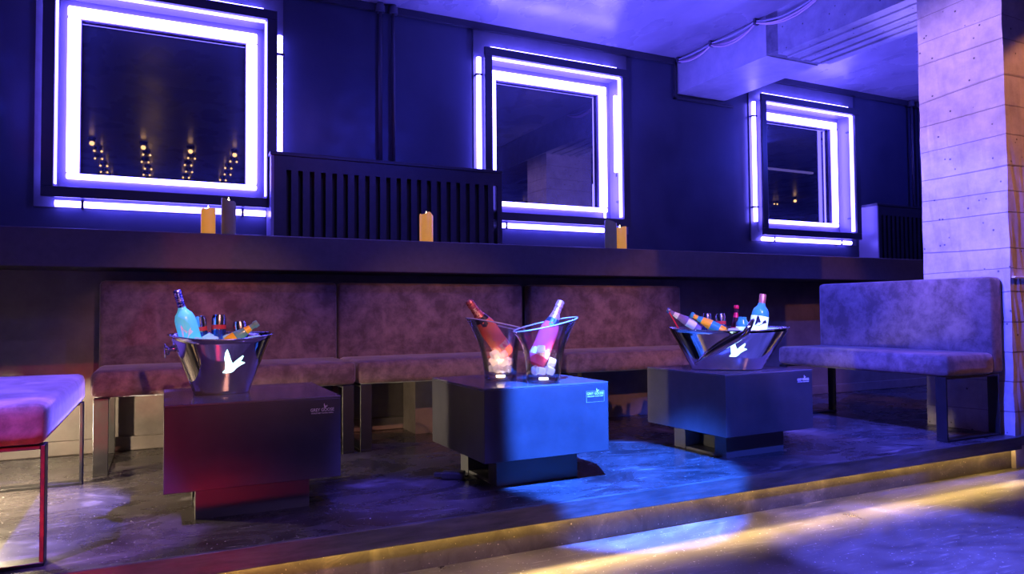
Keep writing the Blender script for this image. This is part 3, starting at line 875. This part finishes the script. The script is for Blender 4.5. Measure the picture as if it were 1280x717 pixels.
def champagne(top, toward, label, glass, with_text):
    Lh = .30
    base = AT(top, toward, Lh)
    e = stand('champagne_bottle', base, top, label, 'bottle', 'champagne bottles')
    r = .041
    part_on(e, 'bottle_body', [(0, .012), (.02, .004), (.036, 0), (r, .01), (r, .155), (.039, .172), (.032, .195), (.024, .215), (.018, .235), (.0155, .262), (0, .262)], glass)
    part_on(e, 'neck_foil', [(.0262, .2115), (.0195, .235), (.0168, .262), (.0168, .268), (.0185, .270), (.0185, .278), (.017, .282), (.0175, .294), (.014, .30), (0, .30)], M['rosefoil'])
    part_on(e, 'body_label', [(r + .0005, .036), (r + .0005, .066)], M['label_rose'])
    part_on(e, 'neck_band', [(.0335, .191), (.0262, .212)], M['seal'])
    bm = bmesh.new()
    pts = [(-.012, .212), (.012, .212), (.014, .175), (0, .168), (-.014, .175)]
    def rad(z): return .0265 + (.0412 - .0265) * max(0, min(1, (.215 - z) / .05))
    vs = [bm.verts.new(((rad(z) + .0015) * sin(x / rad(z)), -(rad(z) + .0015) * cos(x / rad(z)), z)) for x, z in pts]
    bm.faces.new(vs); put('neck_seal', bm, M['seal'], e)
    if with_text:
        bm = text_mesh('MOËT', .018, .0003, 'CENTER', .0004)
        for v in bm.verts:
            u, w = v.co.x, v.co.y - .006          # u runs down the neck, w across
            z = .2385 - u * -1 * -1 * .95
            rr = .0168 + (.0262 - .0168) * max(0, min(1, (.262 - z) / .05)) + .0012 + v.co.z
            v.co = Vector((rr * sin(w / rr), -rr * cos(w / rr), z))
        put('lettering', bm, M['goldprint'], e)
    return e
champagne((1.200, 2.905, .767), (1.372, 2.912, .545), 'pink champagne bottle leaning left in the rear clear bucket', M['roseglass_warm'], True)
champagne((1.560, 2.722, .763), (1.452, 2.716, .545), 'pink champagne bottle leaning right in the front clear bucket', M['roseglass'], False)

# ice cubes: every cube a thing of its own
def ice_mesh():
    bm = bmesh.new(); box(bm, -.019, .019, -.019, .019, -.017, .017, bev=.006, seg=3)
    for v in bm.verts: v.co += Vector([random.uniform(-.0012, .0012) for _ in range(3)])
    return bm
proto = None
def ice(p, label, group, s=1.):
    global proto
    if proto is None:
        proto = put('ice_cube', ice_mesh(), M['ice'], smooth='all'); o = proto
    else:
        o = proto.copy(); COL.objects.link(o)
    o.location = p; o.rotation_euler = [random.uniform(-.6, .6), random.uniform(-.6, .6), random.uniform(0, 3)]
    o.scale = (s, s, s)
    tag(o, label, 'ice cube', group)
    return o
def fill(c, label, group, ax, layers):
    p0, p1 = Vector(ax[0]), Vector(ax[1]); d = (p1 - p0).normalized()
    for (z, r, n, ph) in layers:
        for k in range(n + 1):
            a = ph + 2 * pi * k / n
            rr = r if k < n else 0
            p = Vector((c[0] + rr * cos(a), c[1] + rr * .88 * sin(a), TZ + z))
            q = p - p0; along = q.dot(d)
            if along < .313 and (q - d * along).length < .062: continue
            ice(p, label, group, random.uniform(.84, .92))
LAY = [(.053, .035, 5, .2), (.084, .037, 5, .9), (.115, .042, 7, .1), (.146, .047, 7, .5)]
fill(cA, 'pale ice cube packed in the rear clear bucket', 'ice cubes in the rear clear bucket', ((1.200, 2.905, .767), (1.372, 2.912, .545)), LAY)
fill(cB, 'pale ice cube packed in the front clear bucket', 'ice cubes in the front clear bucket', ((1.560, 2.722, .763), (1.452, 2.716, .545)), LAY)
for p in ((.122, 2.928, .612), (.166, 2.925, .617), (.236, 3.012, .62), (.33, 3.03, .615), (.16, 2.985, .622)):
    ice(p, 'ice cube showing at the rim of the leftmost steel bucket', 'ice cubes in the leftmost steel bucket')
for q in ((.045, -.068, .603), (.212, -.056, .595), (.236, .0, .595), (.035, -.01, .603)):
    ice(at3(*q), 'ice cube showing at the rim of the rightmost steel bucket', 'ice cubes in the rightmost steel bucket')

# ------------------------------------------------------------------ candles on the ledge
def candle(x, y, r, h, wax_m, label, slant=0., jag=.01, flame=True):
    e = empty('pillar_candle', (x, y, 1.14), 0, label, 'candle', 'pillar candles on the ledge')
    n = 28; bm = bmesh.new()
    rnd = random.Random(int(x * 1000))
    ph = [rnd.uniform(0, 6.28) for _ in range(3)]
    def top(th): return h + slant * cos(th) + jag * (.5 * sin(2 * th + ph[0]) + .35 * sin(3 * th + ph[1]) + .3 * sin(5 * th + ph[2]))
    prof = []
    rings = [[bm.verts.new((r * .985 * cos(a), r * .985 * sin(a), 0)) for a in [2 * pi * i / n for i in range(n)]]]
    for t in (.04, .5, .97): rings.append([bm.verts.new((r * cos(a), r * sin(a), t * top(a))) for a in [2 * pi * i / n for i in range(n)]])
    for rr, dz in ((.95, 0), (.86, -.003), (.78, -.016), (.4, -.03)):
        rings.append([bm.verts.new((r * rr * cos(a), r * rr * sin(a), top(a) * (1 if rr > .8 else .5) + (0 if rr > .8 else h * .5) + dz)) for a in [2 * pi * i / n for i in range(n)]])
    for a, b in zip(rings, rings[1:]):
        for i in range(n): bm.faces.new((a[i], a[(i + 1) % n], b[(i + 1) % n], b[i]))
    bm.faces.new(rings[0]); bm.faces.new(rings[-1])
    put('wax', bm, wax_m, e, smooth=True)
    put('wick', tube(bmesh.new(), [(0, 0, h - .031), (.001, 0, h - .02)], .0015, 6), M['wick'], e)
    if flame:
        put('flame', lathe(bmesh.new(), [(0, h - .022), (.005, h - .016), (.007, h - .008), (.005, h + .004), (.002, h + .014), (0, h + .02)], 14), M['flame'], e, smooth='all')
    return e
candle(.214, 4.13, .036, .138, M['wax_amber'], 'short amber candle, left of the pair under the first window')
candle(.315, 4.13, .037, .188, M['wax_grey'], 'tall grey candle, right of the pair under the first window', slant=-.014, jag=.006)
candle(1.433, 4.13, .041, .172, M['wax_amber'], 'amber candle standing alone in front of the radiator cover')
candle(2.757, 4.12, .042, .186, M['wax_grey'], 'tall grey candle in front of the second window', slant=-.012, jag=.006, flame=False)
candle(2.864, 4.165, .046, .158, M['wax_amber'], 'short amber candle under the corner of the second window', jag=.008)

# ------------------------------------------------------------------ ceiling lamps over the dance floor (seen in the window glass)
n_l = 0
def ceil_lamp(x, y, big):
    e = empty('ceiling_light', (x, y, CZ), 0, 'warm ceiling spot seen as a reflection in the window glass', 'ceiling light', 'warm ceiling lights mirrored in the windows')
    put('housing', lathe(bmesh.new(), [(0, 0), (.05, 0), (.05, -.03), (.035, -.05), (0, -.05)], 16), M['black'], e, smooth=True)
    for s in ((-1, 1) if not big else (0,)):
        rr = .03 if big else .014
        bm = bmesh.new()
        bmesh.ops.create_uvsphere(bm, u_segments=12, v_segments=8, radius=rr)
        for v in bm.verts: v.co += Vector((s * .045, 0, -.05 - rr * .8))
        put('bulb', bm, M['lamp'], e, smooth='all')
LX = [-.85, -.25, .33, .90, 5.05, 6.9, 11.8]
for i, x in enumerate(LX):
    for j in range(6):
        ceil_lamp(x + (.03 if j % 2 else 0), -.05 - .55 * j, j == 0)

tag(put('hanging_light_strip', boxes((7.5, 8.9, 2.93, 2.97, 2.77, 2.80), bev=.004), M['strip_dim']), 'violet light strip hanging over the platform beyond the pillar', 'light strip')
for x, mt, lab in ((-2.6, 'neon_soft', 'added unseen violet tube at the far left of the opposite wall'), (-.2, 'reflect_amber', 'added unseen amber tube behind the viewer on the opposite wall'),
                   (1.6, 'neon_soft', 'added unseen violet tube right of the amber one on the opposite wall'), (4.4, 'neon_soft', 'added unseen violet tube at the right end of the opposite wall')):
    e = empty('added_tube_light', (x, YB, .2), 0, lab, 'added light', 'added tube lights on the opposite wall')  # unseen tubes added to give the steel buckets something to reflect
    put('tube', tube(bmesh.new(), [(0, .06, 0), (0, .06, 1.9)], .03, 12), M[mt], e, smooth='all')
    put('mount', boxes((-.03, .03, .001, .05, -.03, 1.93), bev=.005), M['clip'], e)

# ------------------------------------------------------------------ lights
def look(o, tgt):
    o.rotation_euler = (Vector(tgt) - o.location).to_track_quat('-Z', 'Y').to_euler()
def spot(name, loc, tgt, color, power, angle, blend=.2, size=.03):
    l = bpy.data.lights.new(name, 'SPOT'); l.color = color; l.energy = power; l.spot_size = R(angle); l.spot_blend = blend; l.shadow_soft_size = size
    o = bpy.data.objects.new(name, l); COL.objects.link(o); o.location = loc; look(o, tgt); return o
def point(name, loc, color, power, size=.02):
    l = bpy.data.lights.new(name, 'POINT'); l.color = color; l.energy = power; l.shadow_soft_size = size
    o = bpy.data.objects.new(name, l); COL.objects.link(o); o.location = loc; return o

spot('blue_stage_spot', (1.0, .9, 3.0), (1.80, 2.66, .1), (.025, .13, 1), 14000, 19, .3)
spot('violet_bench_spot', (.7, 3.05, 2.95), (-.62, 3.05, .46), (.14, .1, 1), 2800, 28, .3)
spot('violet_bench_back_spot', (1.7, 2.2, 2.95), (4.2, 3.0, .6), (.05, .07, 1), 2000, 40, .5)
spot('violet_overhead_spot', (1.3, 2.3, 3.0), (1.3, 2.9, 0), (.2, .12, 1), 110, 140, .7)
spot('violet_floor_spot', (3.5, .5, 2.98), (2.72, 1.68, -.18), (.11, .12, 1), 2600, 22, .4)
spot('violet_deck_right_spot', (1.6, 1.4, 2.98), (3.42, 2.82, 0), (.11, .09, 1), 1500, 20, .5)
spot('violet_deck_spot', (-1.3, 1.5, 2.9), (-.13, 2.64, 0), (.3, .12, 1), 1500, 9.5, .6)
spot('violet_gap_spot', (.75, .9, 2.95), (.86, 2.72, 0), (.1, .08, 1), 1100, 12, .7)
spot('lilac_pillar_back_spot', (4.3, 4.5, 1.3), (4.6, 2.92, 2.0), (.3, .22, 1), 420, 60, .6)
spot('red_low_spot', (-.55, 1.2, -.1), (-.45, 2.45, .22), (1, .02, .04), 60, 60, 1)
spot('red_step_spot', (.15, 1.25, -.13), (.25, 2.4, -.2), (1, .02, .04), 15, 38, 1)
point('warm_under_bench_lamp', (-.72, 3.36, .325), (1, .8, .5), 85, .015)
spot('warm_low_spot', (-.88, 3.92, .2), (1.6, 3.12, .2), (1, .84, .62), 300, 24, .5, .1)
for k, x in enumerate((.25, 1.5, 2.75)): spot('pink_bench_spot', (x * .5 + .7, -1.2, 2.9), (x, 3.85, .42), (1, .42, .3), 600, 17, .9)
spot('blue_fill_spot', (1.4, -.6, 2.9), (2.95, 2.8, .1), (.04, .08, 1), 1800, 19, .3)
spot('blue_left_wash', (-1.6, 1.6, 2.95), (-1.1, 5.25, 1.9), (.04, .05, 1), 60, 90, .9)
spot('orange_pillar_spot', (5.4, .9, 2.95), (4.7, 2.4, 1.6), (1, .36, .1), 160, 40, .3)
spot('lilac_pillar_spot', (2.0, 2.6, 2.9), (4.3, 2.62, 1.75), (.5, .32, 1), 520, 45, .7)
spot('blue_wall_wash', (2.4, 1.2, 2.95), (2.8, 5.25, 2.3), (.04, .05, 1), 110, 120, .9)
spot('blue_bay_wash', (7.6, 3.2, 2.95), (6.4, 5.25, 2.0), (.05, .06, 1), 130, 110, .9)
spot('lilac_reflection_fill', (.4, -.6, 2.9), (.6, 1.2, -.18), (.4, .25, 1), 500, 42, .4)  # added: pools lilac on unseen floor for the buckets to reflect
spot('ceiling_fill_up', (2.9, 4.35, 1.2), (2.95, 4.25, 3.0), (.12, .10, 1), 300, 115, .6)  # added upward fill for ceiling and beam, no fixture on the ledge
spot('ceiling_fill_up', (5.9, 4.35, 1.2), (5.8, 4.25, 3.0), (.12, .10, 1), 260, 115, .6)  # second added ceiling fill, for the bay beyond the beam
l = bpy.data.lights.new('step_led_beam', 'AREA'); l.shape = 'RECTANGLE'; l.size = 8.7; l.size_y = .006; l.color = (1, .66, .2); l.energy = 26; l.spread = R(26)
o = bpy.data.objects.new('step_led_beam', l); COL.objects.link(o); o.location = (-.08, 2.394, -.0695)
o.rotation_euler = (Vector((0, -.2, -.105))).to_track_quat('-Z', 'Y').to_euler()
point('bucket_glow_warm', (cA[0], cA[1] - .0, TZ + .10), (1, .62, .3), 1.6)
point('bucket_glow_cool', (cB[0] + .03, cB[1] - .03, TZ + .12), (.7, .72, 1), .8)
point('steel_bucket_glow', (.18, 3.0, TZ + .12), (.15, .8, 1), .6)
point('twin_bucket_glow', tuple(at3(.12, .0, TZ + .1)), (.15, .8, 1), .7)

wd = bpy.data.worlds.new('World'); sc.world = wd; wd.use_nodes = True
wd.node_tree.nodes['Background'].inputs[0].default_value = (.25, .2, 1, 1)
wd.node_tree.nodes['Background'].inputs[1].default_value = .02

# ------------------------------------------------------------------ camera
cam = bpy.data.cameras.new('camera'); co = bpy.data.objects.new('camera', cam); COL.objects.link(co)
cam.sensor_width = 36; cam.lens = 898.5 / 1280 * 36; cam.clip_start = .05
yaw, pitch, roll = R(25.92), R(1.934), R(-.4745)
fwd = Vector((sin(yaw) * cos(pitch), cos(yaw) * cos(pitch), sin(pitch)))
rt = Vector((cos(yaw), -sin(yaw), 0)); up = rt.cross(fwd)
rt2 = rt * cos(roll) + up * sin(roll); up2 = -rt * sin(roll) + up * cos(roll)
co.matrix_world = Matrix((rt2, up2, -fwd)).transposed().to_4x4()
co.location = (0, 0, .72)
sc.camera = co

sc.view_settings.view_transform = 'Standard'; sc.view_settings.look = 'None'
sc.view_settings.gamma = 1; sc.view_settings.use_curve_mapping = False
sc.view_settings.exposure = 0
sc.cycles.use_denoising = True
sc.cycles.max_bounces = 8
sc.cycles.sample_clamp_indirect = 6
